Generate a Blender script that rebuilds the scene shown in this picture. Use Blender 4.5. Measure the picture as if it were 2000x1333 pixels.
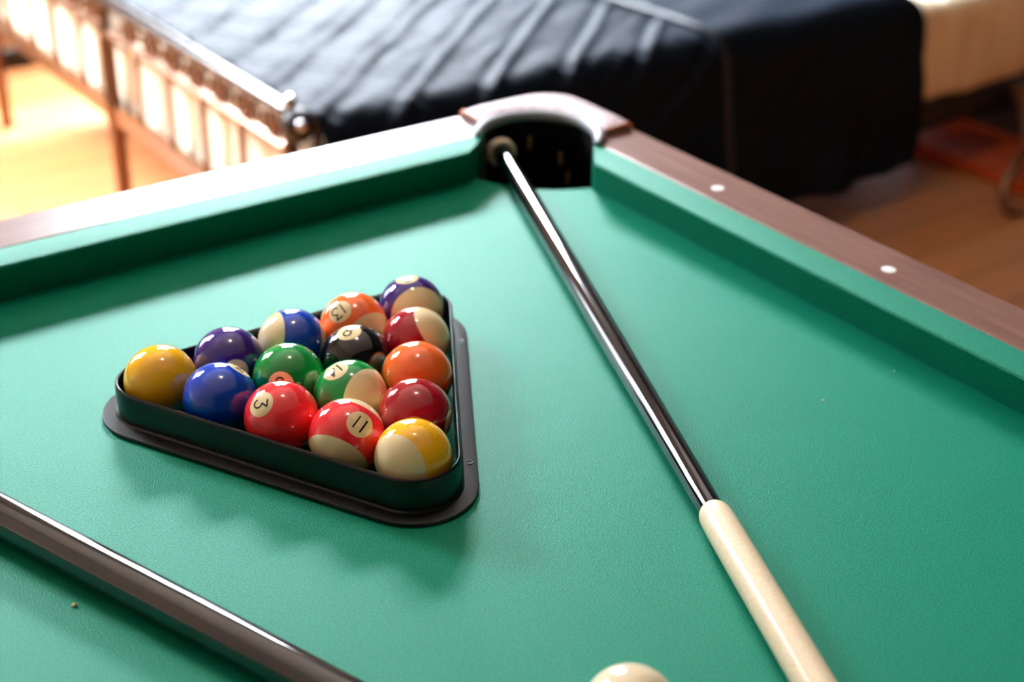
import bpy, bmesh, math, random
from mathutils import Vector, Matrix
random.seed(7)
PI = math.pi
for o in list(bpy.data.objects): bpy.data.objects.remove(o)
SC = bpy.context.scene
COL = SC.collection

# ------------------------------------------------------------------ camera
# world: z=0 is the playing surface, the far-left cushion nose runs along y=0, the far-right one along x=0
CAMPOS = Vector((-0.91134224, -1.19469224, 0.60551388))
R = [Vector((0.8116194206315542, -0.5838895732580944, 0.018624776352497152)),
     Vector((-0.26899218722648194, -0.4018257409606458, -0.8753166724749059)),
     Vector((0.5185721929151366, 0.7054140912555608, -0.4831913084827564))]
FPX = 2789.95
cam = bpy.data.cameras.new('camera')
camo = bpy.data.objects.new('camera', cam); COL.objects.link(camo)
m3 = Matrix((R[0], -R[1], -R[2])).transposed()
camo.matrix_world = Matrix.Translation(CAMPOS) @ m3.to_4x4()
cam.sensor_width = 36.0; cam.lens = FPX * 36 / 2000; cam.clip_start = 0.02
cam.dof.use_dof = True; cam.dof.focus_distance = 1.03; cam.dof.aperture_fstop = 3.8
SC.camera = camo

# ------------------------------------------------------------------ light, exposure
SC.view_settings.view_transform = 'Standard'; SC.view_settings.look = 'None'
SC.view_settings.gamma = 1.0; SC.view_settings.use_curve_mapping = False
SC.view_settings.exposure = 0.85
SC.cycles.max_bounces = 10; SC.cycles.diffuse_bounces = 5; SC.cycles.glossy_bounces = 5
SC.cycles.sample_clamp_indirect = 8.0
SC.cycles.caustics_reflective = False; SC.cycles.caustics_refractive = False
W = bpy.data.worlds.new('sky'); SC.world = W; W.use_nodes = True
bg = W.node_tree.nodes['Background']
bg.inputs[0].default_value = (0.86, 0.93, 1.0, 1); bg.inputs[1].default_value = 1.0
nt = W.node_tree                       # overcast sky over a darker row of houses and trees
_tc = nt.nodes.new('ShaderNodeTexCoord'); _sp = nt.nodes.new('ShaderNodeSeparateXYZ'); _mr = nt.nodes.new('ShaderNodeMapRange')
_mr.interpolation_type = 'SMOOTHSTEP'; _mr.inputs[1].default_value = .36; _mr.inputs[2].default_value = .43; _mr.inputs[3].default_value = 0; _mr.inputs[4].default_value = 1
_mx = nt.nodes.new('ShaderNodeMix'); _mx.data_type = 'RGBA'; _mx.clamp_factor = True
nt.links.new(_tc.outputs['Generated'], _sp.inputs[0]); nt.links.new(_sp.outputs['Z'], _mr.inputs[0]); nt.links.new(_mr.outputs[0], _mx.inputs[0])
_mx.inputs[6].default_value = (4.5, 4.8, 5.2, 1); _mx.inputs[7].default_value = (112, 123, 135, 1)
_m2 = nt.nodes.new('ShaderNodeMapRange'); _m2.interpolation_type = 'SMOOTHSTEP'; _m2.inputs[1].default_value = .02; _m2.inputs[2].default_value = -.06
_mx2 = nt.nodes.new('ShaderNodeMix'); _mx2.data_type = 'RGBA'; nt.links.new(_sp.outputs['Z'], _m2.inputs[0]); nt.links.new(_m2.outputs[0], _mx2.inputs[0])
nt.links.new(_mx.outputs[2], _mx2.inputs[6]); _mx2.inputs[7].default_value = (9, 8.6, 8, 1)      # unseen ground outside, bright band added to lift the ceiling light
nt.links.new(_mx2.outputs[2], bg.inputs[0])

FLOOR = -0.79; CEIL = 3.35
RX0, RX1, RY0, RY1 = -3.2, 3.2, -3.05, 3.4
# windows in the far wall (x0, x1, z0, z1)
WIN = [(0.82, 2.25, 0.02, 2.36), (-1.65, -0.60, 0.0, 2.20)]
for i, (x0, x1, z0, z1) in enumerate(WIN):       # daylight portals in the window openings
    L = bpy.data.lights.new('daylight', 'AREA'); L.shape = 'RECTANGLE'
    L.size = x1 - x0; L.size_y = z1 - z0; L.cycles.is_portal = True
    lo = bpy.data.objects.new('daylight', L); COL.objects.link(lo)
    lo.location = ((x0 + x1) / 2, RY1 + 0.17, (z0 + z1) / 2); lo.rotation_euler = (-PI / 2, 0, 0)
sun = bpy.data.lights.new('sun', 'SUN'); sun.energy = 1.5; sun.angle = math.radians(3.0); sun.color = (1, .93, .82)
suno = bpy.data.objects.new('sun', sun); COL.objects.link(suno)
SUNDIR = Vector((math.cos(math.radians(150)) * math.cos(math.radians(42)), math.sin(math.radians(150)) * math.cos(math.radians(42)), math.sin(math.radians(42))))
suno.rotation_euler = SUNDIR.to_track_quat('Z', 'Y').to_euler()

# ------------------------------------------------------------------ materials
def lin(r, g, b):
    f = lambda c: (c / 255 / 12.92) if c / 255 <= 0.04045 else ((c / 255 + 0.055) / 1.055) ** 2.4
    return (f(r), f(g), f(b), 1)
def mat(name, col, rough=0.5, metal=0.0, spec=0.5, coat=0.0, sheen=0.0, sheen_rough=0.4, sheen_tint=(1, 1, 1, 1)):
    m = bpy.data.materials.new(name); m.use_nodes = True
    b = m.node_tree.nodes['Principled BSDF']
    b.inputs['Base Color'].default_value = col; b.inputs['Roughness'].default_value = rough
    b.inputs['Metallic'].default_value = metal; b.inputs['Specular IOR Level'].default_value = spec
    b.inputs['Coat Weight'].default_value = coat; b.inputs['Coat Roughness'].default_value = 0.03
    b.inputs['Sheen Weight'].default_value = sheen; b.inputs['Sheen Roughness'].default_value = sheen_rough
    b.inputs['Sheen Tint'].default_value = sheen_tint
    return m
def nd(m, typ, **kw):
    n = m.node_tree.nodes.new(typ)
    for k, v in kw.items(): setattr(n, k, v)
    return n
def lk(m, a, ao, b, bi): m.node_tree.links.new(a.outputs[ao], b.inputs[bi])
def bsdf(m): return m.node_tree.nodes['Principled BSDF']
def add_noise(m, c1, c2, scale, bump=0.0, dist=0.001, stretch=(1, 1, 1), detail=4, lo=.35, hi=.65, rot=(0, 0, 0)):
    tc = nd(m, 'ShaderNodeTexCoord'); mp = nd(m, 'ShaderNodeMapping'); mp.inputs['Scale'].default_value = stretch
    mp.inputs['Rotation'].default_value = rot
    nz = nd(m, 'ShaderNodeTexNoise'); nz.inputs['Scale'].default_value = scale; nz.inputs['Detail'].default_value = detail
    lk(m, tc, 'Object', mp, 'Vector'); lk(m, mp, 'Vector', nz, 'Vector')
    cr = nd(m, 'ShaderNodeValToRGB'); cr.color_ramp.elements[0].position = lo; cr.color_ramp.elements[1].position = hi
    cr.color_ramp.elements[0].color = c1; cr.color_ramp.elements[1].color = c2
    lk(m, nz, 'Fac', cr, 'Fac'); lk(m, cr, 'Color', bsdf(m), 'Base Color')
    if bump:
        bp = nd(m, 'ShaderNodeBump'); bp.inputs['Strength'].default_value = bump; bp.inputs['Distance'].default_value = dist
        lk(m, nz, 'Fac', bp, 'Height'); lk(m, bp, 'Normal', bsdf(m), 'Normal')
    return nz

M = {}
def felt():
    m = mat('green_felt', lin(0, 150, 105), 0.5, spec=0.36)
    bsdf(m).inputs['Specular Tint'].default_value = (.5, 1, .86, 1)
    add_noise(m, lin(0, 108, 80), lin(0, 142, 113), 760, bump=0.8, dist=0.0007, detail=5, lo=.36, hi=.64)
    return m
M['felt'] = felt()
m = mat('walnut_laminate', lin(96, 54, 46), 0.32, spec=0.6)
add_noise(m, lin(106, 72, 62), lin(140, 102, 90), 9, stretch=(1, 14, 14), detail=8, lo=.3, hi=.75); M['wood_x'] = m
m = mat('walnut_laminate_cross', lin(96, 54, 46), 0.32, spec=0.6)
add_noise(m, lin(106, 72, 62), lin(140, 102, 90), 9, stretch=(14, 1, 14), detail=8, lo=.3, hi=.75); M['wood_y'] = m
M['edge_wood'] = mat('orange_brown_edge', lin(176, 96, 40), 0.4)
m = mat('ribbed_pale_cover', lin(196, 172, 172), 0.5, spec=.3)
add_noise(m, lin(150, 118, 118), lin(200, 180, 182), 300, bump=0.8, dist=0.001, stretch=(1, 1, 1)); M['cover'] = m
M['grey_metal'] = mat('grey_plastic_ring', lin(130, 132, 138), 0.4, spec=0.5)
M['black_leather'] = mat('black_leather', lin(4, 4, 5), 0.7, spec=.12)
M['black_plastic'] = mat('black_plastic', lin(4, 5, 5), 0.3, spec=0.5)
M['black_lacquer'] = mat('black_lacquer', lin(5, 7, 11), 0.07, spec=1.0, coat=.5)
M['white_dot'] = mat('white_sight', lin(235, 232, 228), 0.3)
M['brass'] = mat('brass_glint', lin(190, 140, 80), .35, metal=.5)  # colour of the glints added inside the pockets
M['bumper'] = mat('beige_rubber', lin(232, 214, 192), 0.5)
m = mat('pale_maple', lin(233, 205, 165), 0.25, coat=.3)
add_noise(m, lin(236, 210, 172), lin(246, 228, 198), 30, stretch=(18, 18, 1), detail=4, lo=.3, hi=.7); M['maple'] = m
M['lint'] = mat('white_lint', lin(220, 225, 215), 0.9)
M['crumb'] = mat('beige_crumb', lin(205, 190, 150), 0.9)
M['digit'] = mat('black_ink', lin(12, 12, 14), 0.15, coat=.5)
M['white_wall'] = mat('white_wall', lin(188, 186, 182), 0.85)
M['ceiling'] = mat('white_ceiling', lin(232, 238, 244), 0.9)
m = mat('dark_panel', lin(70, 48, 36), 0.6)
add_noise(m, lin(24, 16, 13), lin(36, 25, 20), 4, stretch=(1, 8, .6)); M['dark_panel'] = m
M['window_frame'] = mat('white_window_frame', lin(235, 235, 235), 0.4)
M['bronze'] = mat('bronze_metal', lin(120, 82, 54), 0.22, metal=0.6, spec=.6)
M['dark_bronze'] = mat('dark_metal', lin(34, 24, 20), 0.16, metal=0.3, spec=.8)
M['finial'] = mat('dark_brown_enamel', lin(40, 26, 20), 0.4, spec=.25)
M['steel'] = mat('polished_metal', lin(190, 190, 195), 0.15, metal=1.0)
m = mat('cream_sheet', lin(240, 226, 205), 0.8)
add_noise(m, lin(226, 204, 172), lin(240, 222, 194), 5, bump=.5, dist=.02, stretch=(3, 3, 1)); M['sheet'] = m
M['black_furniture'] = mat('black_furniture', lin(14, 15, 16), 0.4)
m = mat('lit_strip_wood', lin(170, 70, 28), 0.35)  # vivid orange carries the glow of the lit floor strip
add_noise(m, lin(176, 62, 18), lin(206, 84, 28), 6, stretch=(12, 1, 12)); M['lit_strip'] = m
def glass():
    m = bpy.data.materials.new('window_glass'); m.use_nodes = True
    nt = m.node_tree; nt.nodes.clear()
    out = nt.nodes.new('ShaderNodeOutputMaterial'); mx = nt.nodes.new('ShaderNodeMixShader')
    tr = nt.nodes.new('ShaderNodeBsdfTransparent'); gl = nt.nodes.new('ShaderNodeBsdfGlossy'); gl.inputs['Roughness'].default_value = 0.02
    mx.inputs[0].default_value = 0.06
    nt.links.new(tr.outputs[0], mx.inputs[1]); nt.links.new(gl.outputs[0], mx.inputs[2]); nt.links.new(mx.outputs[0], out.inputs[0])
    return m
M['glass'] = glass()
def emis(name, col, s):
    m = mat(name, col, .5); b = bsdf(m); b.inputs['Emission Color'].default_value = col; b.inputs['Emission Strength'].default_value = s
    return m
M['lamp_glow'] = emis('lamp_glow', (1, .86, .62, 1), 60)
def floor_mat():
    m = mat('orange_pine_planks', lin(196, 120, 52), 0.34, spec=.28)
    tc = nd(m, 'ShaderNodeTexCoord'); br = nd(m, 'ShaderNodeTexBrick')
    br.inputs['Scale'].default_value = 1.0; br.inputs['Brick Width'].default_value = 1.9; br.inputs['Row Height'].default_value = .13
    br.inputs['Mortar Size'].default_value = .0025; br.offset = .37
    br.inputs['Color1'].default_value = lin(206, 140, 92); br.inputs['Color2'].default_value = lin(188, 118, 66); br.inputs['Mortar'].default_value = lin(96, 52, 20)
    mp = nd(m, 'ShaderNodeMapping'); mp.inputs['Scale'].default_value = (1.2, 14, 1)
    nz = nd(m, 'ShaderNodeTexNoise'); nz.inputs['Scale'].default_value = 3; nz.inputs['Detail'].default_value = 6
    mx = nd(m, 'ShaderNodeMix', data_type='RGBA', blend_type='MULTIPLY'); mx.inputs[0].default_value = .35
    lk(m, tc, 'Object', br, 'Vector'); lk(m, tc, 'Object', mp, 'Vector'); lk(m, mp, 'Vector', nz, 'Vector')
    m.node_tree.links.new(br.outputs['Color'], mx.inputs[6]); m.node_tree.links.new(nz.outputs['Color'], mx.inputs[7])
    m.node_tree.links.new(mx.outputs[2], bsdf(m).inputs['Base Color'])
    return m
M['floor'] = floor_mat()
def satin():
    m = mat('navy_satin_quilt', lin(15, 22, 32), 0.6, spec=.045)
    tc = nd(m, 'ShaderNodeTexCoord')
    wv = nd(m, 'ShaderNodeTexNoise'); wv.inputs['Scale'].default_value = 9; wv.inputs['Detail'].default_value = 5
    mp = nd(m, 'ShaderNodeMapping'); mp.inputs['Rotation'].default_value = (0, 0, math.radians(45)); mp.inputs['Scale'].default_value = (5, 1, 1)
    lk(m, tc, 'Object', mp, 'Vector'); lk(m, mp, 'Vector', wv, 'Vector')
    bp = nd(m, 'ShaderNodeBump'); bp.inputs['Strength'].default_value = .5; bp.inputs['Distance'].default_value = .008
    lk(m, wv, 'Fac', bp, 'Height'); lk(m, bp, 'Normal', bsdf(m), 'Normal')
    return m
M['satin'] = satin()
M['satin_trim'] = mat('navy_satin_piping', lin(26, 30, 40), 0.5, spec=.35)

# ------------------------------------------------------------------ mesh helpers
def obj(name, bm, material, parent=None, smooth=True, loc=None, bevel=0.0, seg=2):
    me = bpy.data.meshes.new(name)
    bmesh.ops.recalc_face_normals(bm, faces=bm.faces[:])
    bm.to_mesh(me); bm.free()
    if smooth:
        for p in me.polygons: p.use_smooth = True
    me.materials.append(material)
    o = bpy.data.objects.new(name, me); COL.objects.link(o)
    if parent: o.parent = parent
    if loc: o.location = loc
    if bevel:
        b = o.modifiers.new('bevel', 'BEVEL'); b.width = bevel; b.segments = seg; b.limit_method = 'ANGLE'; b.angle_limit = math.radians(35)
        b.harden_normals = False
    if smooth:
        # sharp edges stay crisp
        bm2 = bmesh.new(); bm2.from_mesh(me)
        for e in bm2.edges:
            if len(e.link_faces) == 2 and e.calc_face_angle(0) > math.radians(38): e.smooth = False
        bm2.to_mesh(me); bm2.free()
    return o
def tag(o, label=None, cat=None, group=None, kind=None):
    if label: o['label'] = label
    if cat: o['category'] = cat
    if group: o['group'] = group
    if kind: o['kind'] = kind
    return o
def thing(name, label, cat, loc=(0, 0, 0), group=None):
    o = bpy.data.objects.new(name, None); o.empty_display_size = .05; COL.objects.link(o); o.location = loc
    return tag(o, label, cat, group)
def box(bm, x0, x1, y0, y1, z0, z1):
    v = [bm.verts.new(p) for p in ((x0, y0, z0), (x1, y0, z0), (x1, y1, z0), (x0, y1, z0), (x0, y0, z1), (x1, y0, z1), (x1, y1, z1), (x0, y1, z1))]
    for f in ((3, 2, 1, 0), (4, 5, 6, 7), (0, 1, 5, 4), (1, 2, 6, 5), (2, 3, 7, 6), (3, 0, 4, 7)): bm.faces.new([v[i] for i in f])
def prism(bm, poly, z0, z1):
    a = [bm.verts.new((x, y, z0)) for x, y in poly]; b = [bm.verts.new((x, y, z1)) for x, y in poly]
    n = len(poly)
    bm.faces.new(b); bm.faces.new(a[::-1])
    for i in range(n): bm.faces.new((a[i], a[(i + 1) % n], b[(i + 1) % n], b[i]))
def tube(bm, pts, rad, seg=14, caps=True, closed=False):
    pts = [Vector(p) for p in pts]; n = len(pts); rings = []
    rr = rad if hasattr(rad, '__len__') else [rad] * n
    t0 = (pts[1] - pts[0]).normalized(); up = Vector((0, 0, 1)) if abs(t0.z) < .9 else Vector((1, 0, 0))
    nx = t0.cross(up).normalized()
    for i in range(n):
        a = pts[(i - 1) % n] if (closed or i > 0) else pts[0]; b = pts[(i + 1) % n] if (closed or i < n - 1) else pts[-1]
        t = (b - a).normalized(); nx = (nx - t * nx.dot(t)).normalized(); ny = t.cross(nx)
        rings.append([bm.verts.new(pts[i] + (nx * math.cos(2 * PI * k / seg) + ny * math.sin(2 * PI * k / seg)) * rr[i]) for k in range(seg)])
    for i in range(n if closed else n - 1):
        A, B = rings[i], rings[(i + 1) % n]
        for k in range(seg): bm.faces.new((A[k], A[(k + 1) % seg], B[(k + 1) % seg], B[k]))
    if caps and not closed: bm.faces.new(rings[0][::-1]); bm.faces.new(rings[-1])
def lathe(bm, prof, seg=32, origin=Vector((0, 0, 0)), axis=Vector((0, 0, 1))):
    """prof: (radius, distance along axis)"""
    axis = axis.normalized(); nx = axis.orthogonal().normalized(); ny = axis.cross(nx); rings = []
    for r_, h_ in prof:
        c = origin + axis * h_
        if r_ < 1e-6: rings.append([bm.verts.new(c)])
        else: rings.append([bm.verts.new(c + (nx * math.cos(2 * PI * k / seg) + ny * math.sin(2 * PI * k / seg)) * r_) for k in range(seg)])
    for A, B in zip(rings, rings[1:]):
        for k in range(seg):
            q = (k + 1) % seg
            if len(A) == 1 and len(B) == 1: continue
            if len(A) == 1: bm.faces.new((A[0], B[q], B[k]))
            elif len(B) == 1: bm.faces.new((A[k], A[q], B[0]))
            else: bm.faces.new((A[k], A[q], B[q], B[k]))
    for Rg, rev in ((rings[0], True), (rings[-1], False)):
        if len(Rg) > 1: bm.faces.new(Rg[::-1] if rev else Rg)
def ball_bm(bm, c, r_, seg=24): 
    n = seg // 2
    lathe(bm, [(r_ * math.sin(PI * i / n), -r_ * math.cos(PI * i / n)) for i in range(n + 1)], seg, Vector(c))
def arc(cx, cy, r_, a0, a1, n):
    return [(cx + r_ * math.cos(math.radians(a0 + (a1 - a0) * i / n)), cy + r_ * math.sin(math.radians(a0 + (a1 - a0) * i / n))) for i in range(n + 1)]
def NB(): return bmesh.new()

# pixel -> direction in the 2000x1333 frame (used to orient the balls the way the photo shows them)
def ray(u, v):
    return (R[0] * ((u - 1000) / FPX) + R[1] * ((v - 666.5) / FPX) + R[2])

# ================================================================== SETTING
def struct(name, bm, m, smooth=False):
    return tag(obj(name, bm, m, smooth=smooth), kind='structure')
T = 0.12
b = NB(); box(b, RX0 - T, RX1 + T, RY0 - T, RY1 + T, FLOOR - .1, FLOOR); struct('floor', b, M['floor'])
b = NB(); box(b, RX0 - T, RX1 + T, RY0 - T, RY1 + T, CEIL, CEIL + .1); struct('ceiling', b, M['ceiling'])
b = NB()      # far wall with two window openings
xs = [RX0 - T] + sorted([v for w in WIN for v in w[:2]]) + [RX1 + T]
order = {1: 1, 3: 0}
for i in range(5):
    if i in (1, 3):
        wz = WIN[order[i]]; box(b, xs[i], xs[i + 1], RY1, RY1 + .22, FLOOR, wz[2]); box(b, xs[i], xs[i + 1], RY1, RY1 + .22, wz[3], CEIL)
    else: box(b, xs[i], xs[i + 1], RY1, RY1 + .22, FLOOR, CEIL)
struct('wall_back', b, M['white_wall'])
b = NB(); box(b, RX0 - T, RX0, RY0, RY1, FLOOR, CEIL); struct('wall_left', b, M['white_wall'])
b = NB(); box(b, RX1, RX1 + T, RY0, RY1, FLOOR, CEIL); struct('wall_right', b, M['dark_panel'])
b = NB(); box(b, RX0 - T, RX1 + T, RY0 - T, RY0, FLOOR, CEIL); struct('wall_front', b, M['dark_panel'])
b = NB(); box(b, RX0, RX1, RY1 - .018, RY1, FLOOR, FLOOR + .09); struct('baseboard_back', b, M['window_frame'])
b = NB(); box(b, RX1 - .018, RX1, RY0, RY1 - .018, FLOOR, FLOOR + .09); struct('baseboard_right', b, M['dark_panel'])
for i, (x0, x1, z0, z1) in enumerate(WIN):
    w = bpy.data.objects.new('window_%d' % (i + 1), None); COL.objects.link(w); tag(w, kind='structure'); w.location = ((x0 + x1) / 2, RY1 + .1, z0)
    inv = Matrix.Translation(-w.location)
    y0, y1 = RY1 + .08, RY1 + .14; f = .055
    b = NB(); box(b, x0, x0 + f, y0, y1, z0, z1); box(b, x1 - f, x1, y0, y1, z0, z1)
    box(b, x0 + f, x1 - f, y0, y1, z0, z0 + f); box(b, x0 + f, x1 - f, y0, y1, z1 - f, z1)
    xm = (x0 + x1) / 2; box(b, xm - .03, xm + .03, y0, y1, z0 + f, z1 - f)
    zt = z0 + (z1 - z0) * .68; box(b, x0 + f, xm - .03, y0, y1, zt - .02, zt + .02); box(b, xm + .03, x1 - f, y0, y1, zt - .02, zt + .02)
    b.transform(inv); obj('window_frame', b, M['window_frame'], w, smooth=False)
    b = NB(); box(b, x0 - .05, x1 + .05, RY1 - .08, RY1 + .08, z0 - .035, z0); b.transform(inv); obj('window_sill', b, M['window_frame'], w, smooth=False)
    b = NB(); v = [b.verts.new(p) for p in ((x0, y0 + .03, z0), (x1, y0 + .03, z0), (x1, y0 + .03, z1), (x0, y0 + .03, z1))]; b.faces.new(v)
    b.transform(inv); obj('window_pane', b, M['glass'], w, smooth=False)

# ceiling lamp over the table
lamp = thing('ceiling_lamp', 'small round warm glowing lamp on the white ceiling above the pool table', 'lamp', (.17, .15, CEIL))
b = NB(); lathe(b, [(.0, 0), (.07, 0), (.07, -.02), (.03, -.035), (.012, -.05), (.0, -.05)]); obj('ceiling_rose', b, M['window_frame'], lamp)
b = NB(); ball_bm(b, (0, 0, -.12), .085); obj('glass_globe', b, M['lamp_glow'], lamp)

# ================================================================== POOL TABLE
table = thing('pool_table', 'green felt pool table with walnut rails and black corner pockets', 'pool table')
HN, HR, WC, WW, DB = .0377, .0401, .0331, .0650, .0112
LX, LY = -1.816, -.908                  # nose-to-nose size of the bed: the far-left rail is the long one
OUT = WC + WW
# --- bed with pocket cut-outs
def corner_cut(sx, sy):                  # shelf arc at a corner, given in the frame of the far corner
    pts = arc(.05, .05, .133, 0, 0, 1)
    a0 = 180 + math.degrees(math.asin(.02 / .133)); a1 = 270 - math.degrees(math.asin(.02 / .133))
    pts = arc(.05, .05, .133, a0, a1, 14)   # from (-.08,.03) to (.03,-.08)
    return pts
far = corner_cut(1, 1)
mx_ = lambda p: (LX - p[0], p[1]); my_ = lambda p: (p[0], LY - p[1])
poly = far[:]                                                     # far corner (0,0)
poly += [my_(p) for p in far[::-1]]                                # (0,LY)
ms = arc(LX / 2, LY - .045, .07, 12, 168, 10); poly += [p for p in ms]
poly += [mx_(my_(p)) for p in far]                                 # (LX,LY)
poly += [mx_(p) for p in far[::-1]]                                # (LX,0)
ms = arc(LX / 2, .045, .07, 192, 348, 10); poly += ms
b = NB(); prism(b, poly, -.02, 0); bed = obj('cloth_bed', b, M['felt'], table, smooth=False)
# --- cushions: profile (offset behind nose, z)
CP = [(DB, -.001), (DB - .001, .004), (.0035, .0262), (.0008, .0335), (.0003, .0362), (.0016, .0382), (.006, .0392), (WC, HR), (WC, -.001)]
def cushion(s0, s1, axis, base, sign, jaw0=1.315, jaw1=1.315):
    """runs along axis from s0 to s1 (s0 > s1, nose ends); offset grows in sign direction from base"""
    b = NB(); A = []; B = []
    n = 40
    rows = []
    for i in range(n + 1):
        row = []
        for d, z in CP:
            a = s0 + d * jaw0; c = s1 - d * jaw1; s = a + (c - a) * i / n
            p = (s, base + sign * d, z) if axis == 'x' else (base + sign * d, s, z)
            row.append(b.verts.new(p))
        rows.append(row)
    k = len(CP)
    for r0, r1 in zip(rows, rows[1:]):
        for j in range(k): b.faces.new((r0[j], r0[(j + 1) % k], r1[(j + 1) % k], r1[j]))
    b.faces.new(rows[0]); b.faces.new(rows[-1][::-1])
    return obj('cushion', b, M['felt'], table)
E = -.0965; mid = LX / 2
cushion(E, mid + .06, 'x', 0, 1, jaw1=.5); cushion(mid - .06, LX - E, 'x', 0, 1, jaw0=.5)
cushion(E, mid + .06, 'x', LY, -1, jaw1=.5); cushion(mid - .06, LX - E, 'x', LY, -1, jaw0=.5)
cushion(E, LY - E, 'y', 0, 1); cushion(E, LY - E, 'y', LX, -1)
# --- wooden rails
PR = .0625; PC = (-.010, -.010)          # corner pocket opening
def circ_y(x): return PC[1] + math.sqrt(PR ** 2 - (x - PC[0]) ** 2)
def rail_end(n=6):                        # inner edge of a rail's end in the far-corner frame, rail along x
    x_in = PC[0] - math.sqrt(PR ** 2 - (WC + .0002 - PC[1]) ** 2)
    xs_ = [x_in + (-.040 - x_in) * i / n for i in range(n + 1)]
    return [(x, circ_y(x)) for x in xs_]
SD = .0068
def sight(parent, x, y):
    b = NB(); lathe(b, [(0, 0), (SD, 0), (SD, .0004), (SD * .9, .0006), (0, .0006)], 24)
    obj('sight', b, M['white_dot'], parent, loc=(x, y, HR - .0001))
def wood_rail(poly, m, sights):
    b = NB(); prism(b, poly, -.13, HR)
    o = obj('rail', b, m, table, smooth=True, bevel=.004, seg=3)
    for x, y in sights: sight(o, x, y)
re = rail_end()
SO = .0594; SP = .2270
# far-left rail (along x), two halves
def half_x(flipx, flipy):
    p = re + [(-.040, OUT), (mid + .035, OUT), (mid + .035, .062), (mid + .052, WC + .0002)]
    s = [(-SP * k + .0015, SO) for k in (1, 2, 3)]
    tr = lambda q: ((LX - q[0]) if flipx else q[0], (LY - q[1]) if flipy else q[1])
    wood_rail([tr(q) for q in p], M['wood_x'], [tr(q) for q in s])
for fx in (0, 1):
    for fy in (0, 1): half_x(fx, fy)
def rail_y(flipx):
    sw = [(y, x) for x, y in re]
    p = sw + [(OUT, -.040), (OUT, LY + .040)] + [(x, LY - y) for x, y in sw[::-1]]
    s = [(SO, -SP * k + .003) for k in (1, 2, 3)]
    tr = lambda q: ((LX - q[0]) if flipx else q[0], q[1])
    wood_rail([tr(q) for q in p], M['wood_y'], [tr(q) for q in s])
rail_y(0); rail_y(1)
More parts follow.
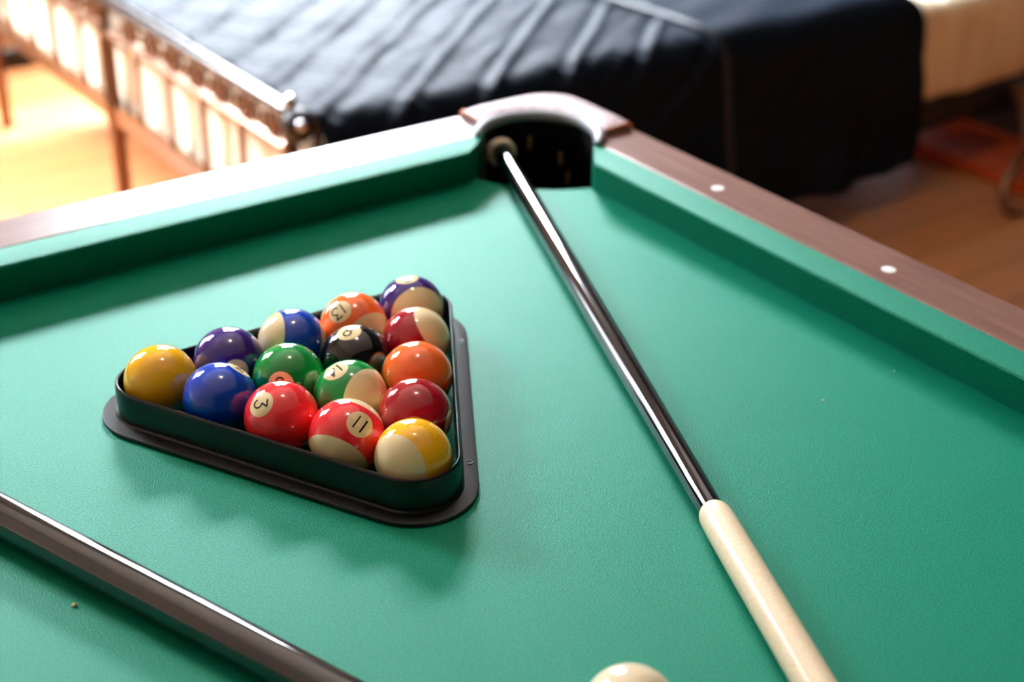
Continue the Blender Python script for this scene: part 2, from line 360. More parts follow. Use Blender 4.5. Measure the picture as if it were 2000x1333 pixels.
# --- corner covers, rings, pocket cups
def corner(flipx, flipy):
    tr = lambda q: ((LX - q[0]) if flipx else q[0], (LY - q[1]) if flipy else q[1])
    CRR = .045
    ang0 = math.degrees(math.atan2(circ_y(-.040) - PC[1], -.040 - PC[0]))
    inner = arc(PC[0], PC[1], PR + .0085, ang0 + 0, 90 - ang0, 22)
    outer = [(OUT + .001, -.0405)] + arc(OUT + .001 - CRR, OUT + .001 - CRR, CRR, 0, 90, 12) + [(-.0405, OUT + .001)]
    N = len(inner)
    # loft between inner arc and an outer line sampled to the same count, crowned in section
    L = [0]
    for a, c in zip(outer, outer[1:]): L.append(L[-1] + math.dist(a, c))
    o2 = []
    for i in range(N):
        s = L[-1] * i / (N - 1)
        for k in range(len(outer) - 1):
            if s <= L[k + 1] + 1e-9:
                t_ = (s - L[k]) / (L[k + 1] - L[k]); o2.append((outer[k][0] + (outer[k + 1][0] - outer[k][0]) * t_, outer[k][1] + (outer[k + 1][1] - outer[k][1]) * t_)); break
    inner = inner[::-1]
    b = NB(); rows = []
    sect = [(0, -.125), (0, .0455), (.04, .0478), (.15, .0492), (.5, .0500), (.85, .0488), (.96, .0465), (1.0, .042), (1.0, -.125)]
    for i in range(N):
        e_ = min(i, N - 1 - i); dz = {0: -.0035, 1: -.0008}.get(e_, 0)
        row = []
        for f_, z in sect:
            q = (inner[i][0] + (o2[i][0] - inner[i][0]) * f_, inner[i][1] + (o2[i][1] - inner[i][1]) * f_)
            q = tr(q); row.append(b.verts.new((q[0], q[1], z + (dz if z > 0 else 0))))
        rows.append(row)
    for r0, r1 in zip(rows, rows[1:]):
        for j in range(len(sect) - 1): b.faces.new((r0[j], r0[j + 1], r1[j + 1], r1[j]))
    b.faces.new(rows[0]); b.faces.new(rows[-1][::-1])
    cv = obj('corner_cover', b, M['cover'], table)
    cv['label'] = 'pale ribbed leatherette corner cover'
    # thin orange-brown end edges
    for row in (inner[0], o2[0]), (inner[-1], o2[-1]):
        a, c = Vector(tr(row[0])), Vector(tr(row[1])); d = (c - a)
        b = NB(); pts = [(a.x + d.x * t_, a.y + d.y * t_, HR + .002 + .0045 * min(1, (1 - t_) * 6)) for t_ in (0, .3, .6, .85, .96)]
        tube(b, pts, [.0012, .0016, .0022, .003, .002], 8); obj('cover_edge', b, M['edge_wood'], cv)
    # grey lip ring
    ra = PR + .0045
    pts = [tr(q) + (.0425,) for q in arc(PC[0], PC[1], ra, -52, 142, 40)]
    b = NB(); rad = [.0066] * 41; rad[0] = .0035; rad[-1] = .0035; rad[1] = .005; rad[-2] = .005
    tube(b, pts, rad, 12); rg = obj('pocket_ring', b, M['grey_metal'], table)
    # black cup
    b = NB(); n = 48; lev = [(PR, .041), (PR, .01), (PR + .003, -.012), (PR + .005, -.03), (PR + .004, -.09), (PR - .01, -.125), (.02, -.14)]
    rings = []
    for r_, z in lev:
        row = []
        for k in range(n):
            a = 2 * PI * k / n; q = tr((PC[0] + r_ * math.cos(a), PC[1] + r_ * math.sin(a)))
            row.append(b.verts.new((q[0], q[1], z)))
        rings.append(row)
    for i in range(len(lev) - 1):
        for k in range(n):
            am = 360 * (k + .5) / n
            if i < 3 and 148 < am < 302: continue        # open towards the bed
            b.faces.new((rings[i][k], rings[i][(k + 1) % n], rings[i + 1][(k + 1) % n], rings[i + 1][k]))
    b.faces.new(rings[-1])
    o = obj('pocket_cup', b, M['black_leather'], table)
    for a, z in ((62, .012), (28, -.004), (18, -.026)):          # brass rods added to stand in for glints inside the pocket
        q = tr((PC[0] + (PR - .0005) * math.cos(math.radians(a)), PC[1] + (PR - .0005) * math.sin(math.radians(a))))
        b = NB(); tube(b, [(q[0], q[1], z - .008), (q[0], q[1], z + .008)], .0022, 8); obj('glint_rod', b, M['brass'], o)
for fx in (0, 1):
    for fy in (0, 1): corner(fx, fy)
for s_, by in ((1, 0), (-1, LY)):       # side pockets
    b = NB(); n = 40; rings = []
    for r_, z in ((.048, .041), (.05, -.02), (.046, -.1), (.015, -.12)):
        rings.append([b.verts.new((mid + r_ * math.cos(2 * PI * k / n), by + s_ * .048 + r_ * math.sin(2 * PI * k / n) * s_, z)) for k in range(n)])
    for A, B in zip(rings, rings[1:]):
        for k in range(n):
            if A is rings[0] and n / 2 <= k: continue
            b.faces.new((A[k], A[(k + 1) % n], B[(k + 1) % n], B[k]))
    b.faces.new(rings[-1]); obj('pocket_cup', b, M['black_leather'], table)
    pts = [(mid + .052 * math.cos(a), by + s_ * (.046 + .052 * math.sin(a)), .0425) for a in [PI * (-.02 + 1.04 * i / 24) for i in range(25)]]
    b = NB(); tube(b, pts, .005, 10); obj('pocket_ring', b, M['grey_metal'], table)
# --- body and legs
b = NB(); box(b, LX - .075, .075, LY - .075, .075, -.26, -.1301 - .02); obj('table_body', b, M['black_furniture'], table, smooth=False, bevel=.006)
for x in (LX + .02, -.02):
    for y in (LY + .02, -.02):
        b = NB(); lathe(b, [(0, FLOOR), (.05, FLOOR), (.055, FLOOR + .03), (.045, FLOOR + .06), (.06, -.4), (.072, -.3), (.072, -.26), (0, -.26)], 24, Vector((x, y, 0)))
        obj('leg', b, M['wood_y'], table)

# ================================================================== BALLS
BR = .0286
COLS = {1: (255, 188, 22), 2: (4, 66, 186), 3: (246, 48, 56), 4: (52, 24, 116), 5: (255, 112, 44), 6: (0, 140, 58), 7: (162, 12, 32), 8: (8, 8, 10)}
NAMES = {1: 'yellow', 2: 'blue', 3: 'red', 4: 'purple', 5: 'orange', 6: 'green', 7: 'maroon', 8: 'black'}
def ball_mat(n):
    m = mat('ball_%s_%s' % (NAMES[(n - 1) % 8 + 1], 'stripe' if n > 8 else 'solid'), (1, 1, 1, 1), 0.05, spec=.6, coat=.6)
    b_ = bsdf(m); b_.inputs['Coat Roughness'].default_value = 0.02
    b_.inputs['Coat IOR'].default_value = 1.5
    c = lin(*COLS[(n - 1) % 8 + 1]); iv = lin(242, 220, 170)
    tc = nd(m, 'ShaderNodeTexCoord'); nrm = nd(m, 'ShaderNodeVectorMath', operation='NORMALIZE'); lk(m, tc, 'Object', nrm, 0)
    sp = nd(m, 'ShaderNodeSeparateXYZ'); lk(m, nrm, 0, sp, 0)
    ax = nd(m, 'ShaderNodeMath', operation='ABSOLUTE'); lk(m, sp, 'X', ax, 0)
    g1 = nd(m, 'ShaderNodeMapRange'); g1.inputs[1].default_value = .9335; g1.inputs[2].default_value = .9375; lk(m, ax, 0, g1, 0)   # number disc
    last = g1.outputs[0]
    if n > 8:
        az = nd(m, 'ShaderNodeMath', operation='ABSOLUTE'); lk(m, sp, 'Z', az, 0)
        g2 = nd(m, 'ShaderNodeMapRange'); g2.inputs[1].default_value = .553; g2.inputs[2].default_value = .567; lk(m, az, 0, g2, 0)
        mxm = nd(m, 'ShaderNodeMath', operation='MAXIMUM'); lk(m, g1, 0, mxm, 0); lk(m, g2, 0, mxm, 1); last = mxm.outputs[0]
    mix = nd(m, 'ShaderNodeMix', data_type='RGBA'); mix.inputs[6].default_value = c; mix.inputs[7].default_value = iv
    m.node_tree.links.new(last, mix.inputs[0]); m.node_tree.links.new(mix.outputs[2], b_.inputs['Base Color'])
    return m
def uarc(cx, cy, rx, ry, a0, a1, n=18):
    return [(cx + rx * math.cos(math.radians(a0 + (a1 - a0) * i / n)), cy + ry * math.sin(math.radians(a0 + (a1 - a0) * i / n))) for i in range(n + 1)]
GLYPH = {
 '1': [[(0, -.5), (0, .5)]],
 '2': [uarc(0, .22, .27, .28, 165, -20) + [(-.27, -.5), (.29, -.5)]],
 '3': [[(-.27, .5), (.25, .5), (-.02, .13)] + uarc(-.02, -.18, .29, .31, 90, -165)],
 '4': [[(.12, -.5), (.12, .5), (-.3, -.2), (.3, -.2)]],
 '5': [[(.24, .5), (-.18, .5), (-.22, .1)] + uarc(0, -.17, .28, .31, 125, -150)],
 '6': [[(.16, .5), (-.2, .02)] + uarc(0, -.2, .27, .29, 160, 520, 30)],
 '7': [[(-.27, .5), (.27, .5), (-.1, -.5)]],
 '8': [uarc(0, .25, .22, .24, 0, 360, 26), uarc(0, -.24, .27, .27, 0, 360, 28)],
 '9': [[(-.16, -.5), (.2, -.02)] + uarc(0, .2, .27, .29, -20, 340, 30)],
 '0': [uarc(0, 0, .25, .5, 0, 360, 34)],
}
def stroke_strip(bm, pts, w, place):
    # resample
    q = []
    for a, c in zip(pts, pts[1:]):
        n = max(1, int(math.dist(a, c) / .06))
        q += [(a[0] + (c[0] - a[0]) * i / n, a[1] + (c[1] - a[1]) * i / n) for i in range(n)]
    q.append(pts[-1]); L = []
    for i, p in enumerate(q):
        a = q[max(0, i - 1)]; c = q[min(len(q) - 1, i + 1)]
        d = Vector((c[0] - a[0], c[1] - a[1])).normalized(); n_ = Vector((-d.y, d.x)) * w / 2
        L.append([bm.verts.new(place(p[0] + n_.x * k, p[1] + n_.y * k)) for k in (1, .33, -.33, -1)])
    for A, B in zip(L, L[1:]):
        for k in range(3): bm.faces.new((A[k], A[k + 1], B[k + 1], B[k]))
def number_bm(txt, h=.40, w=.115):
    bm = NB(); adv = .62 if len(txt) == 1 else (.55 if '1' in txt[1] else .58)
    x0 = -adv * (len(txt) - 1) / 2
    for s in (1,):
        for i, ch in enumerate(txt):
            for st in GLYPH[ch]:
                def place(u, v, i=i, s=s):
                    a = (u + x0 + i * adv) * h; c = v * h          # radians on the sphere; local: right=+Y*s, up=+Z
                    rr = math.hypot(a, c); k = math.sin(rr) / rr if rr > 1e-6 else 1
                    return Vector((s * math.cos(rr), s * a * k, c * k)) * (BR * 1.0022)
                stroke_strip(bm, st, w, place)
        if txt in ('9',):
            stroke_strip(bm, [(-.25, -.68), (.25, -.68)], w * .8, lambda u, v, s=s: Vector((s * math.cos(math.hypot(u * h, v * h)), s * u * h * .99, v * h * .99)) * (BR * 1.0022))
    return bm
bm = NB(); ball_bm(bm, (0, 0, 0), BR, 72); sph = bpy.data.meshes.new('ball'); bmesh.ops.recalc_face_normals(bm, faces=bm.faces[:]); bm.to_mesh(sph); bm.free()
for p in sph.polygons: p.use_smooth = True
POS = {(0,0):(-.3306,-.25632),(1,0):(-.38824,-.25612),(1,1):(-.35900,-.30800),(2,0):(-.4455,-.25387),(2,1):(-.41622,-.30721),(2,2):(-.38991,-.35811),
 (3,0):(-.50279,-.25357),(3,1):(-.47567,-.30406),(3,2):(-.44863,-.35473),(3,3):(-.42212,-.40653),(4,0):(-.5603,-.25087),(4,1):(-.53401,-.30202),
 (4,2):(-.50784,-.3535),(4,3):(-.48008,-.40363),(4,4):(-.45399,-.45465)}
def local_dir(c, a, b_, front=True, z=None):
    """offset (a right, b down, in ball radii) on the visible disc of a ball at c -> world normal"""
    v = (Vector(c) - CAMPOS).normalized()
    rt = (R[0] - v * v.dot(R[0])).normalized(); dn = (R[1] - v * v.dot(R[1])); dn = (dn - rt * rt.dot(dn)).normalized()
    if z is None: z = math.sqrt(max(0, 1 - a * a - b_ * b_))
    return (rt * a + dn * b_ - v * z).normalized(), rt, dn, v
def make_ball(n, key, N, P=None, up=(0, -1), label='', pos=None):
    c = (*(POS[key] if pos is None else pos), BR + .0002)
    Nw, rt, dn, v = local_dir(c, *N)
    if P is not None:
        Pw = local_dir(c, *P)[0]
        if n > 8:      # the stripe's pole is the more certain one: square the number direction to it
            Nw = (Nw - Pw * Nw.dot(Pw)).normalized()
        else: Pw = (Pw - Nw * Nw.dot(Pw)).normalized()
    u = rt * up[0] + dn * up[1]; u = (u - Nw * Nw.dot(u)).normalized()
    Z = Pw if n > 8 else u
    X = Nw; Y = Z.cross(X)
    o = bpy.data.objects.new('striped_ball' if n > 8 else 'solid_ball', sph.copy()); COL.objects.link(o)
    o.data.materials.append(ball_mat(n))
    mm = Matrix((X, Y, Z)).transposed().to_4x4(); mm.translation = Vector(c); o.matrix_world = mm
    tag(o, label, 'ball', 'billiard balls in the triangle rack')
    num = obj('number', number_bm(str(n)), M['digit'], o)
    if n > 8:          # turn the number inside its disc (rotation about local X)
        ul = Vector((0, u.dot(Y), u.dot(Z))); num.rotation_euler = (math.atan2(-ul.y, ul.z), 0, 0)
    return o
make_ball(1, (4, 0), (.45, .80, .38), up=(0, 1), label='plain yellow ball at the left corner of the triangle rack')
make_ball(2, (4, 1), (.53, -.83, .16), up=(.5, -.8), label='plain blue ball between the plain yellow ball and the red ball numbered 3')
make_ball(3, (4, 2), (-.55, -.37), up=(.99, .11), label='plain red ball showing its number 3 sideways at upper left')
make_ball(11, (4, 3), (.335, -.31), (-.40, .80, .43), up=(.62, -.78), label='red striped ball with the number 11 facing the viewer')
make_ball(9, (4, 4), (.55, .8, .07), (-.6, .35, .72), up=(0, 1), label='yellow striped ball in the near corner of the triangle rack')
make_ball(4, (3, 0), (.19, .29), up=(1, 0), label='plain purple ball behind the plain blue ball')
make_ball(6, (3, 1), (-.215, .17), up=(.2, 1), label='plain green ball with its number disc half hidden by the red 3 ball')
make_ball(14, (3, 2), (-.45, -.72, .5), (.70, .15, .70), up=(.6, .8), label='green striped ball with number 14 at its upper left')
make_ball(7, (3, 3), (.95, .2, -.24), up=(0, 1), label='plain maroon ball directly behind the near-corner yellow striped ball')
make_ball(10, (2, 0), (0, .9, .33), (-.93, -.12, .33), up=(0, 1), label='blue striped ball with its cream side to the left')
make_ball(8, (2, 1), (-.20, -.80, .55), up=(.1, -1), label='black ball with its number 8 disc on top')
make_ball(5, (2, 2), (.90, .42, -.1), up=(0, 1), label='plain orange ball on the right edge between the two maroon balls')
make_ball(13, (1, 0), (-.43, -.44, .79), (.58, .55, .60), up=(.64, .77), label='orange striped ball showing the number 13 upside down')
make_ball(15, (1, 1), (.35, .9, .46), (.80, -.48, .33), up=(0, 1), label='maroon striped ball with a large cream cap at upper right')
make_ball(12, (0, 0), (-.15, -.93, .34), (.31, .29, .9), up=(.6, .8), label='purple striped ball at the far tip of the triangle rack')
cb = bpy.data.objects.new('cue_ball', sph.copy()); COL.objects.link(cb); cb.location = (-.4928, -.7465, BR + .0002)
m = mat('ivory_ball', lin(240, 222, 186), .07, coat=.6); cb.data.materials.append(m)
tag(cb, 'cream white cue ball at the bottom edge beside the pale cue end', 'ball')

# ================================================================== TRIANGLE RACK
rc = thing('triangle_rack', 'black plastic triangle rack with a wide flange holding the fifteen balls', 'ball rack', (-.42, -.33, 0))
ci = Matrix.Translation((.42, .33, 0))
corners = [Vector(POS[(0, 0)]), Vector(POS[(4, 0)]), Vector(POS[(4, 4)])]
def offset_tri(off, n=12):
    pts = []
    cc = sum(corners, Vector((0, 0))) / 3
    for i in range(3):
        c = corners[i]; pv = corners[i - 1]; nx = corners[(i + 1) % 3]
        d1 = (c - pv).normalized(); d2 = (nx - c).normalized()
        n1 = Vector((d1.y, -d1.x)); n2 = Vector((d2.y, -d2.x))
        if n1.dot(c - cc) < 0: n1 = -n1; n2 = -n2
        a1 = math.atan2(n1.y, n1.x); a2 = math.atan2(n2.y, n2.x); da = (a2 - a1 + PI) % (2 * PI) - PI
        for k in range(n + 1):
            a = a1 + da * k / n; pts.append((c.x + math.cos(a) * off, c.y + math.sin(a) * off))
    return pts
def sweep(levels, closed_profile=True):
    b = NB(); rows = [[b.verts.new((x, y, z)) for x, y in offset_tri(off)] for off, z in levels]
    n = len(rows[0]); k = len(rows)
    for i in range(k if closed_profile else k - 1):
        A, B = rows[i], rows[(i + 1) % k]
        for j in range(n): b.faces.new((A[j], A[(j + 1) % n], B[(j + 1) % n], B[j]))
    return b
b = sweep([(.0326, .0003), (.0326, .0305), (.0329, .0315), (.0337, .0318), (.0346, .0312), (.0352, .030), (.0362, .0062), (.0374, .0048), (.0455, .0040), (.0475, .0036), (.0480, .0022), (.0474, .0006), (.0462, .0003)])
b.transform(ci); obj('rack_frame', b, M['black_plastic'], rc)
def mark(c, nrm, tan):
    b = NB(); pts = []
    for i in range(13):
        a = PI * (-.35 + 1.5 * i / 12)
        q = c + tan * (.0026 * math.cos(a)) + nrm * (.0026 * math.sin(a)); pts.append((q.x, q.y, .0044))
    tube(b, pts, .0005, 6); b.transform(ci); obj('moulding_mark', b, M['black_plastic'], rc)
for i in range(3):
    a, c = corners[i], corners[(i + 1) % 3]; d = (c - a); t_ = d.normalized(); n_ = Vector((t_.y, -t_.x)); cc = sum(corners, Vector((0, 0))) / 3
    if n_.dot(a - cc) < 0: n_ = -n_
    for fr in (.12, .93): mark(a + d * fr + n_ * .0418, n_, t_)

# ================================================================== CUES
def cue_line(p0, p1): return Vector(p0), (Vector(p1) - Vector(p0))
a0 = Vector((-.0275, .036, .0130)); a1 = Vector((-.3745, -.780, .0128))
ax = (a1 - a0).normalized(); Lj = (Vector((-.302, -.613, 0)) - Vector((a0.x, a0.y, 0))).length
cue = thing('pool_cue', 'black lacquered pool cue with pale wooden end, its far end in the corner pocket', 'cue', tuple(a0))
def seg_bm(prof): b = NB(); lathe(b, prof, 40, Vector((0, 0, 0)), ax); return b
obj('butt', seg_bm([(0, .004), (.0105, .004), (.0112, .03), (.0112, .35), (.0110, .45), (.0100, .58), (.0092, Lj - .004), (.0090, Lj + .004), (0, Lj + .004)]), M['black_lacquer'], cue)
obj('butt_bumper', seg_bm([(0, -.006), (.013, -.006), (.0160, -.003), (.0164, .004), (.0155, .0075), (.0128, .0078), (.0125, .003), (0, .003)]), M['bumper'], cue)
Lend = .985
sh = obj('shaft', seg_bm([(0, Lj - .002), (.0093, Lj - .002), (.0108, Lj + .0005), (.0119, Lj + .004), (.0124, Lj + .010), (.0126, Lj + .03), (.0126, Lend - .02), (.0115, Lend), (0, Lend)]), M['maple'], cue)
sh['label'] = 'pale varnished wooden section'
# thin pale sleeve lines
c0 = Vector((-.8165, -.066, .0147)); c1 = Vector((-.5235, -.868, .0125)); ax2 = (c1 - c0).normalized(); L2 = (c1 - c0).length
cue2 = thing('pool_cue', 'glossy black pool cue lying across the near left of the felt', 'cue', tuple(c0))
b = NB(); lathe(b, [(0, .006), (.0138, .006), (.0145, .02), (.0145, .3), (.0138, .5), (.0128, .7), (.0122, L2), (0, L2)], 40, Vector((0, 0, 0)), ax2); obj('butt', b, M['black_lacquer'], cue2)
b = NB(); lathe(b, [(0, -.004), (.012, -.004), (.0140, 0), (.0140, .006), (0, .006)], 32, Vector((0, 0, 0)), ax2); obj('butt_bumper', b, M['bumper'], cue2)
b = NB(); lathe(b, [(0, L2), (.0118, L2), (.0112, L2 + .012), (0, L2 + .012)], 32, Vector((0, 0, 0)), ax2); obj('joint_collar', b, M['steel'], cue2)

# crumbs and lint on the cloth
def speck(name, x, y, r_, m, label, cat):
    b = NB(); bmesh.ops.create_icosphere(b, subdivisions=2, radius=r_)
    rnd = random.Random(int(x * 1e4))
    for v in b.verts: v.co *= rnd.uniform(.75, 1.15); v.co.z *= .6
    o = obj(name, b, m, loc=(x, y, r_ * .45)); tag(o, label, cat)
speck('crumb', -.7068, -.4418, .0019, M['crumb'], 'tiny beige crumb on the green felt at the lower left below the black cue', 'crumb')
speck('lint_speck', -.1083, -.5353, .0010, M['lint'], 'tiny white lint speck on the open green felt right of the upright cue', 'lint')
speck('lint_speck', -.0219, -.5358, .0008, M['lint'], 'tiny pale lint speck close to the right cushion', 'lint')

# ================================================================== BED (frame, mattress, bedspread)
FX = .149; FY0, FY1, FYM = .893, 2.60, 1.746
ZT, ZM, ZB = -.237, -.311, -.483
bf = thing('bed_frame', 'ornate dark metal bed frame with tubular top rail, bars and scrollwork', 'bed frame', (FX, FYM, FLOOR))
fi = Matrix.Translation((-FX, -FYM, -FLOOR))
def part(name, b, m, par=None, **k): b.transform(fi); return obj(name, b, m, par or bf, **k)
b = NB(); tube(b, [(FX, FY0 + .012, ZT), (FX, FY1 - .012, ZT)], .0155, 18); tr_ = part('top_rail', b, M['dark_bronze'])
b = NB(); tube(b, [(FX, FY0 + .02, ZM), (FX, FY1 - .02, ZM)], .0095, 12); part('middle_rail', b, M['bronze'])
b = NB(); box(b, FX - .009, FX + .009, FY0 + .005, FY1 - .005, ZB - .028, ZB + .016); part('bottom_rail', b, M['bronze'], smooth=False, bevel=.003)
for y in (1.10, 1.265, 1.425, 1.585, 1.91, 2.08, 2.24, 2.41):
    b = NB(); tube(b, [(FX, y, ZM - .004), (FX, y, ZB + .01)], .0075, 10); part('bar', b, M['bronze'])
for y in (FY0 + .012, FYM, FY1 - .012):
    z1 = ZT - .016 if y != FYM else ZT - .008
    b = NB(); lathe(b, [(0, FLOOR), (.016, FLOOR), (.018, FLOOR + .012), (.0165, FLOOR + .035), (.0185, ZB - .03), (.021, ZB - .024), (.021, ZB + .018), (.0180, ZB + .026), (.0170, ZM - .02), (.015, ZM - .008), (.015, ZM + .012), (.0115, ZM + .018), (.0115, z1), (0, z1)], 20, Vector((FX, y, 0)))
    part('post', b, M['bronze'])
for y, s in ((FY0 - .020, 1), (FY1 + .020, -1)):
    b = NB(); ball_bm(b, (FX, y, ZT - .014), .0305, 28); tube(b, [(FX + .018, y, ZT + .008), (FX + .032, y, ZT - .012), (FX + .036, y, ZT - .045), (FX + .034, y, ZT - .10)], [.006, .008, .008, .006], 10); k_ = part('finial', b, M['finial'])
    b = NB(); ball_bm(b, (FX - .003, y + s * .02, ZT + .022), .0125, 20); tube(b, [(FX - .002, y + s * .016, ZT + .004), (FX - .003, y + s * .02, ZT + .014)], .005, 8)
    part('knob', b, M['steel'], par=k_)
    b = NB(); ball_bm(b, (FX - .006, y - s * .0245, ZT - .006), .0105, 18); part('highlight_ball', b, M['steel'], par=k_)  # small steel ball added as the finial's white highlight spot
def scroll(y, w):
    b = NB(); h = (ZT - ZM) - .024; zc = (ZT + ZM) / 2 - .003
    for s in (1, -1):
        pts = []
        for i in range(22):
            t_ = i / 21; a = t_ * 2.6 * PI; rr = h * .5 * (1 - .72 * t_)
            pts.append((FX, y + s * (w * .24 + rr * math.cos(a + PI) * .9), zc + rr * math.sin(a + PI) * s))
        tube(b, pts, .0042, 8)
    tube(b, [(FX, y - .004, zc - h * .45), (FX, y, zc), (FX, y + .004, zc + h * .45)], [.005, .009, .005], 8)
    part('scroll_ornament', b, M['bronze'])
y = FY0 + .07
while y < FY1 - .05:
    if abs(y - FYM) > .045: scroll(y, .10)
    y += .107
MX1 = 2.30
for y in (FY0 + .03, FY1 - .03):      # side rails under the mattress and the head legs
    b = NB(); box(b, FX + .01, MX1, y - .012, y + .012, -.625, -.575); part('side_rail', b, M['black_furniture'], smooth=False)
for y, s in ((FY0 + .02, -1), (FY1 - .02, 1)):
    x = MX1 - .03
    pts = [(x - .03, y, -.58), (x - .07, y + s * .08, -.63), (x - .15, y + s * .15, -.665), (x - .24, y + s * .18, -.69), (x - .295, y + s * .195, -.72), (x - .32, y + s * .22, -.755), (x - .31, y + s * .245, -.778), (x - .285, y + s * .26, -.768)]
    b = NB(); tube(b, pts, [.018, .017, .015, .014, .013, .012, .011, .010], 12); part('scroll_leg', b, M['bronze'])
b = NB()
for x in (.5, 1.2, 1.9): box(b, x - .03, x + .03, FY0 + .03, FY1 - .03, -.60, -.568)
part('slat', b, M['black_furniture'], smooth=False)

# mattress with cream sheet
def rounded_box(x0, x1, y0, y1, z0, z1, r_, nx=40, ny=36, wob=.004):
    b = NB(); bmesh.ops.create_cube(b, size=1)
    bmesh.ops.subdivide_edges(b, edges=b.edges[:], cuts=30, use_grid_fill=True)
    rnd = random.Random(3); ph = [rnd.uniform(0, 6) for _ in range(6)]
    for v in b.verts:
        p = Vector((x0 + (v.co.x + .5) * (x1 - x0), y0 + (v.co.y + .5) * (y1 - y0), z0 + (v.co.z + .5) * (z1 - z0)))
        q = Vector((min(max(p.x, x0 + r_), x1 - r_), min(max(p.y, y0 + r_), y1 - r_), min(max(p.z, z0 + r_), z1 - r_)))
        d = p - q
        if d.length > 1e-6: p = q + d.normalized() * r_
        w = wob * (math.sin(p.x * 23 + ph[0]) * math.sin(p.z * 19 + ph[1]) + math.sin(p.x * 41 + p.z * 17 + ph[2]) * .6 + math.sin(p.y * 29 + ph[3]) * .5)
        v.co = p + (d.normalized() * w if d.length > 1e-6 else Vector((0, 0, 0)))
    return b
b = rounded_box(FX + .025, MX1 + .02, .905, FY1 - .012, -.566, -.300, .05)
mt = obj('mattress', b, M['sheet']); tag(mt, 'thick mattress in a cream sheet on the metal bed frame', 'mattress')

# bedspread: grid laid over the mattress and down its near side
Q = .128; SEAM = 1.12
def top_z(x): return -.262
def spread_bm():
    b = NB(); X0, X1 = FX + .055, 1.80; nx = 300
    YF = 2.45; YE = .935; RD = .055; ZTOP = -.262; ZH = -.668
    # path: flat top from YF to YE, quarter arc radius RD, then down
    Lt = YF - YE; La = RD * PI / 2; Ld = (ZTOP - RD) - ZH
    n1, n2, n3 = 210, 12, 46
    path = []
    for i in range(n1): path.append((i / n1 * Lt, 0))
    for i in range(n2): path.append((Lt + i / n2 * La, 1))
    for i in range(n3 + 1): path.append((Lt + La + i / n3 * Ld, 2))
    rows = []
    for i in range(nx + 1):
        x = X0 + (X1 - X0) * i / nx; row = []
        for s, k in path:
            if k == 0: p = Vector((x, YF - s, ZTOP)); n_ = Vector((0, 0, 1))
            elif k == 1:
                a = (s - Lt) / RD; p = Vector((x, YE - RD * math.sin(a), ZTOP - RD + RD * math.cos(a))); n_ = Vector((0, -math.sin(a), math.cos(a)))
            else:
                d = s - Lt - La; p = Vector((x, YE - RD, ZTOP - RD - d)); n_ = Vector((0, -1, 0))
                d2 = d / Ld
                fold = .012 * math.sin(x * 21 + 1.3) + .010 * math.sin(x * 37 + 2.1)
                p += n_ * (fold * d2 + .012 * d2) ; p.x += .03 * d2 * (x - .2) * .5
                p.z += .02 * d2 * math.sin(x * 4.4 + 4.2)
            yy = YF - s
            u = (x * -.669 + yy * .743); w = (x * .743 + yy * .669)
            if x < SEAM - .005:
                e1 = (((u - .028) / Q + .5) % 1 - .5) * Q; e2 = ((w / Q + .5) % 1 - .5) * Q      # signed distance to the stitched seams
                puff = .004 + .0075 * math.exp(-(e1 / .011) ** 2) - .0042 * math.exp(-((e1 - .024) / .012) ** 2) \
                     + .0028 * math.exp(-(e2 / .010) ** 2) - .0022 * math.exp(-((e2 - .02) / .010) ** 2) \
                     + .0016 * math.sin((x * .5 - yy * .866) * 95 + 1.7 * math.sin(u * 31)) * (.6 + .4 * math.sin(w * 17))
            else:
                puff = .008 + .0022 * math.sin(yy * 26 + x * 9) + .0015 * math.sin(yy * 51 - x * 22)
            wr = .0030 * math.sin(x * 17 + yy * 11) * math.sin(yy * 9 - x * 5) + .0025 * math.sin(x * 6.3 + 1) * math.cos(yy * 14)
            edge = min(1, (x - X0) / .05)
            p += n_ * (puff + wr * edge)
            # rounded far end
            e_ = max(0, (x - (X1 - .14)) / .14); p.z -= .038 * e_ ** 2.2 * (1 if k < 2 else max(0, 1 - (s - Lt - La) / .12))
            e_ = max(0, (x - (X1 - .03)) / .03); p -= n_ * (.012 * e_ * e_)
            row.append(b.verts.new(p))
        rows.append(row)
    for A, B in zip(rows, rows[1:]):
        for j in range(len(A) - 1): b.faces.new((A[j], B[j], B[j + 1], A[j + 1]))
    return b
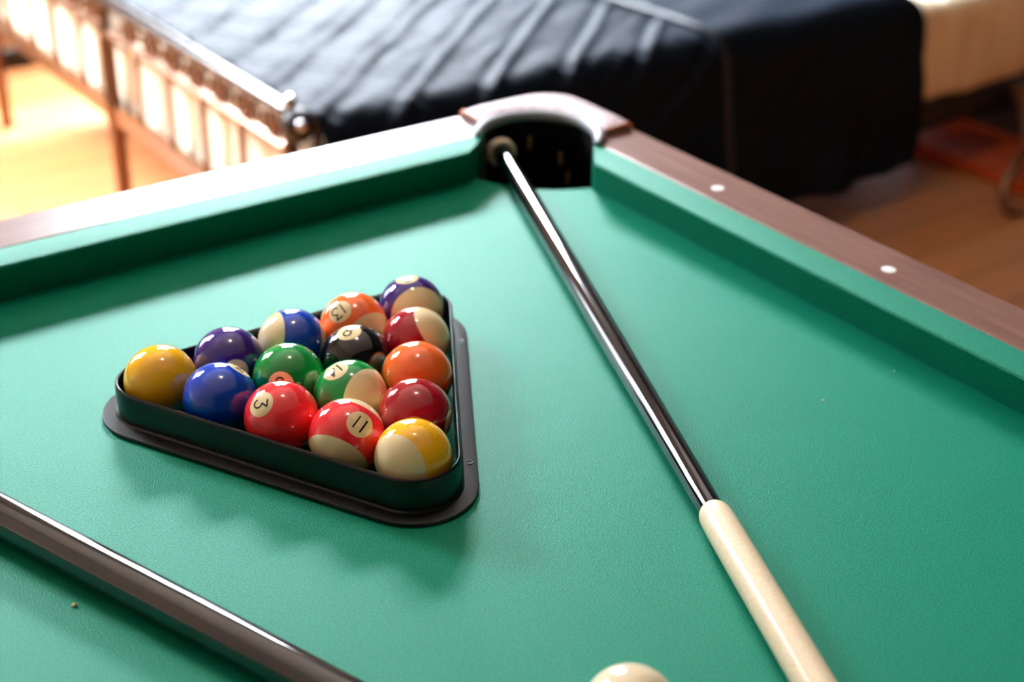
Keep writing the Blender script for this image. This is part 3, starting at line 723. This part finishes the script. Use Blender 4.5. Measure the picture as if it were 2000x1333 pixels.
bs = obj('bedspread', spread_bm(), M['satin']); tag(bs, 'dark navy satin quilted bedspread draped over the bed beyond the table', 'bedspread')
sm = bs.modifiers.new('thickness', 'SOLIDIFY'); sm.thickness = .008; sm.offset = -1
# piping along the border seam
def seam_pts():
    pts = []
    for i in range(24):
        y = 1.9 - (1.9 - .93) * i / 23; pts.append((SEAM - .10 + .10 * (i / 23) ** .7, y, -.2505))
    for i in range(1, 7):
        a = PI / 2 * i / 6; pts.append((SEAM + .004 * i, .935 - .066 * math.sin(a), -.317 + .066 * math.cos(a)))
    for i in range(1, 14):
        d2 = i / 13; x = SEAM + .024 + .03 * d2
        pts.append((x, .869 - .012 * d2 - (.012 * math.sin(x * 21 + 1.3) + .010 * math.sin(x * 37 + 2.1)) * d2, -.317 - .335 * d2))
    return pts
b = NB(); tube(b, seam_pts(), .0075, 10); pp = obj('piping', b, M['satin_trim'], bs)

# ================================================================== FURNITURE ON THE RIGHT
ns = thing('nightstand', 'low black nightstand standing on the floor past the head of the bed', 'nightstand', (2.58, 1.0, FLOOR))
ni = Matrix.Translation((-2.58, -1.0, -FLOOR))
b = NB(); box(b, 2.40, 2.77, .62, 1.34, FLOOR, -.36); b.transform(ni); obj('cabinet_body', b, M['black_furniture'], ns, smooth=False, bevel=.006)
b = NB(); box(b, 2.385, 2.785, .60, 1.36, -.36, -.335); b.transform(ni); obj('top_panel', b, M['black_furniture'], ns, smooth=False, bevel=.004)
b = NB(); box(b, 2.388, 2.40, .64, 1.32, -.68, -.40); b.transform(ni); dr = obj('drawer', b, M['black_furniture'], ns, smooth=False, bevel=.003)
b = NB(); ball_bm(b, (2.378, .98, -.53), .012, 16); b.transform(ni); obj('knob', b, M['steel'], dr)
b = NB(); box(b, 2.10, 2.365, .50, 1.25, FLOOR, FLOOR + .03); bd = obj('lit_strip_board', b, M['lit_strip'], smooth=False, bevel=.005)  # board added where a strip of floor catches the light
tag(bd, 'reddish brown wooden board added in place of a lit floor strip under the head end of the bed', 'board')
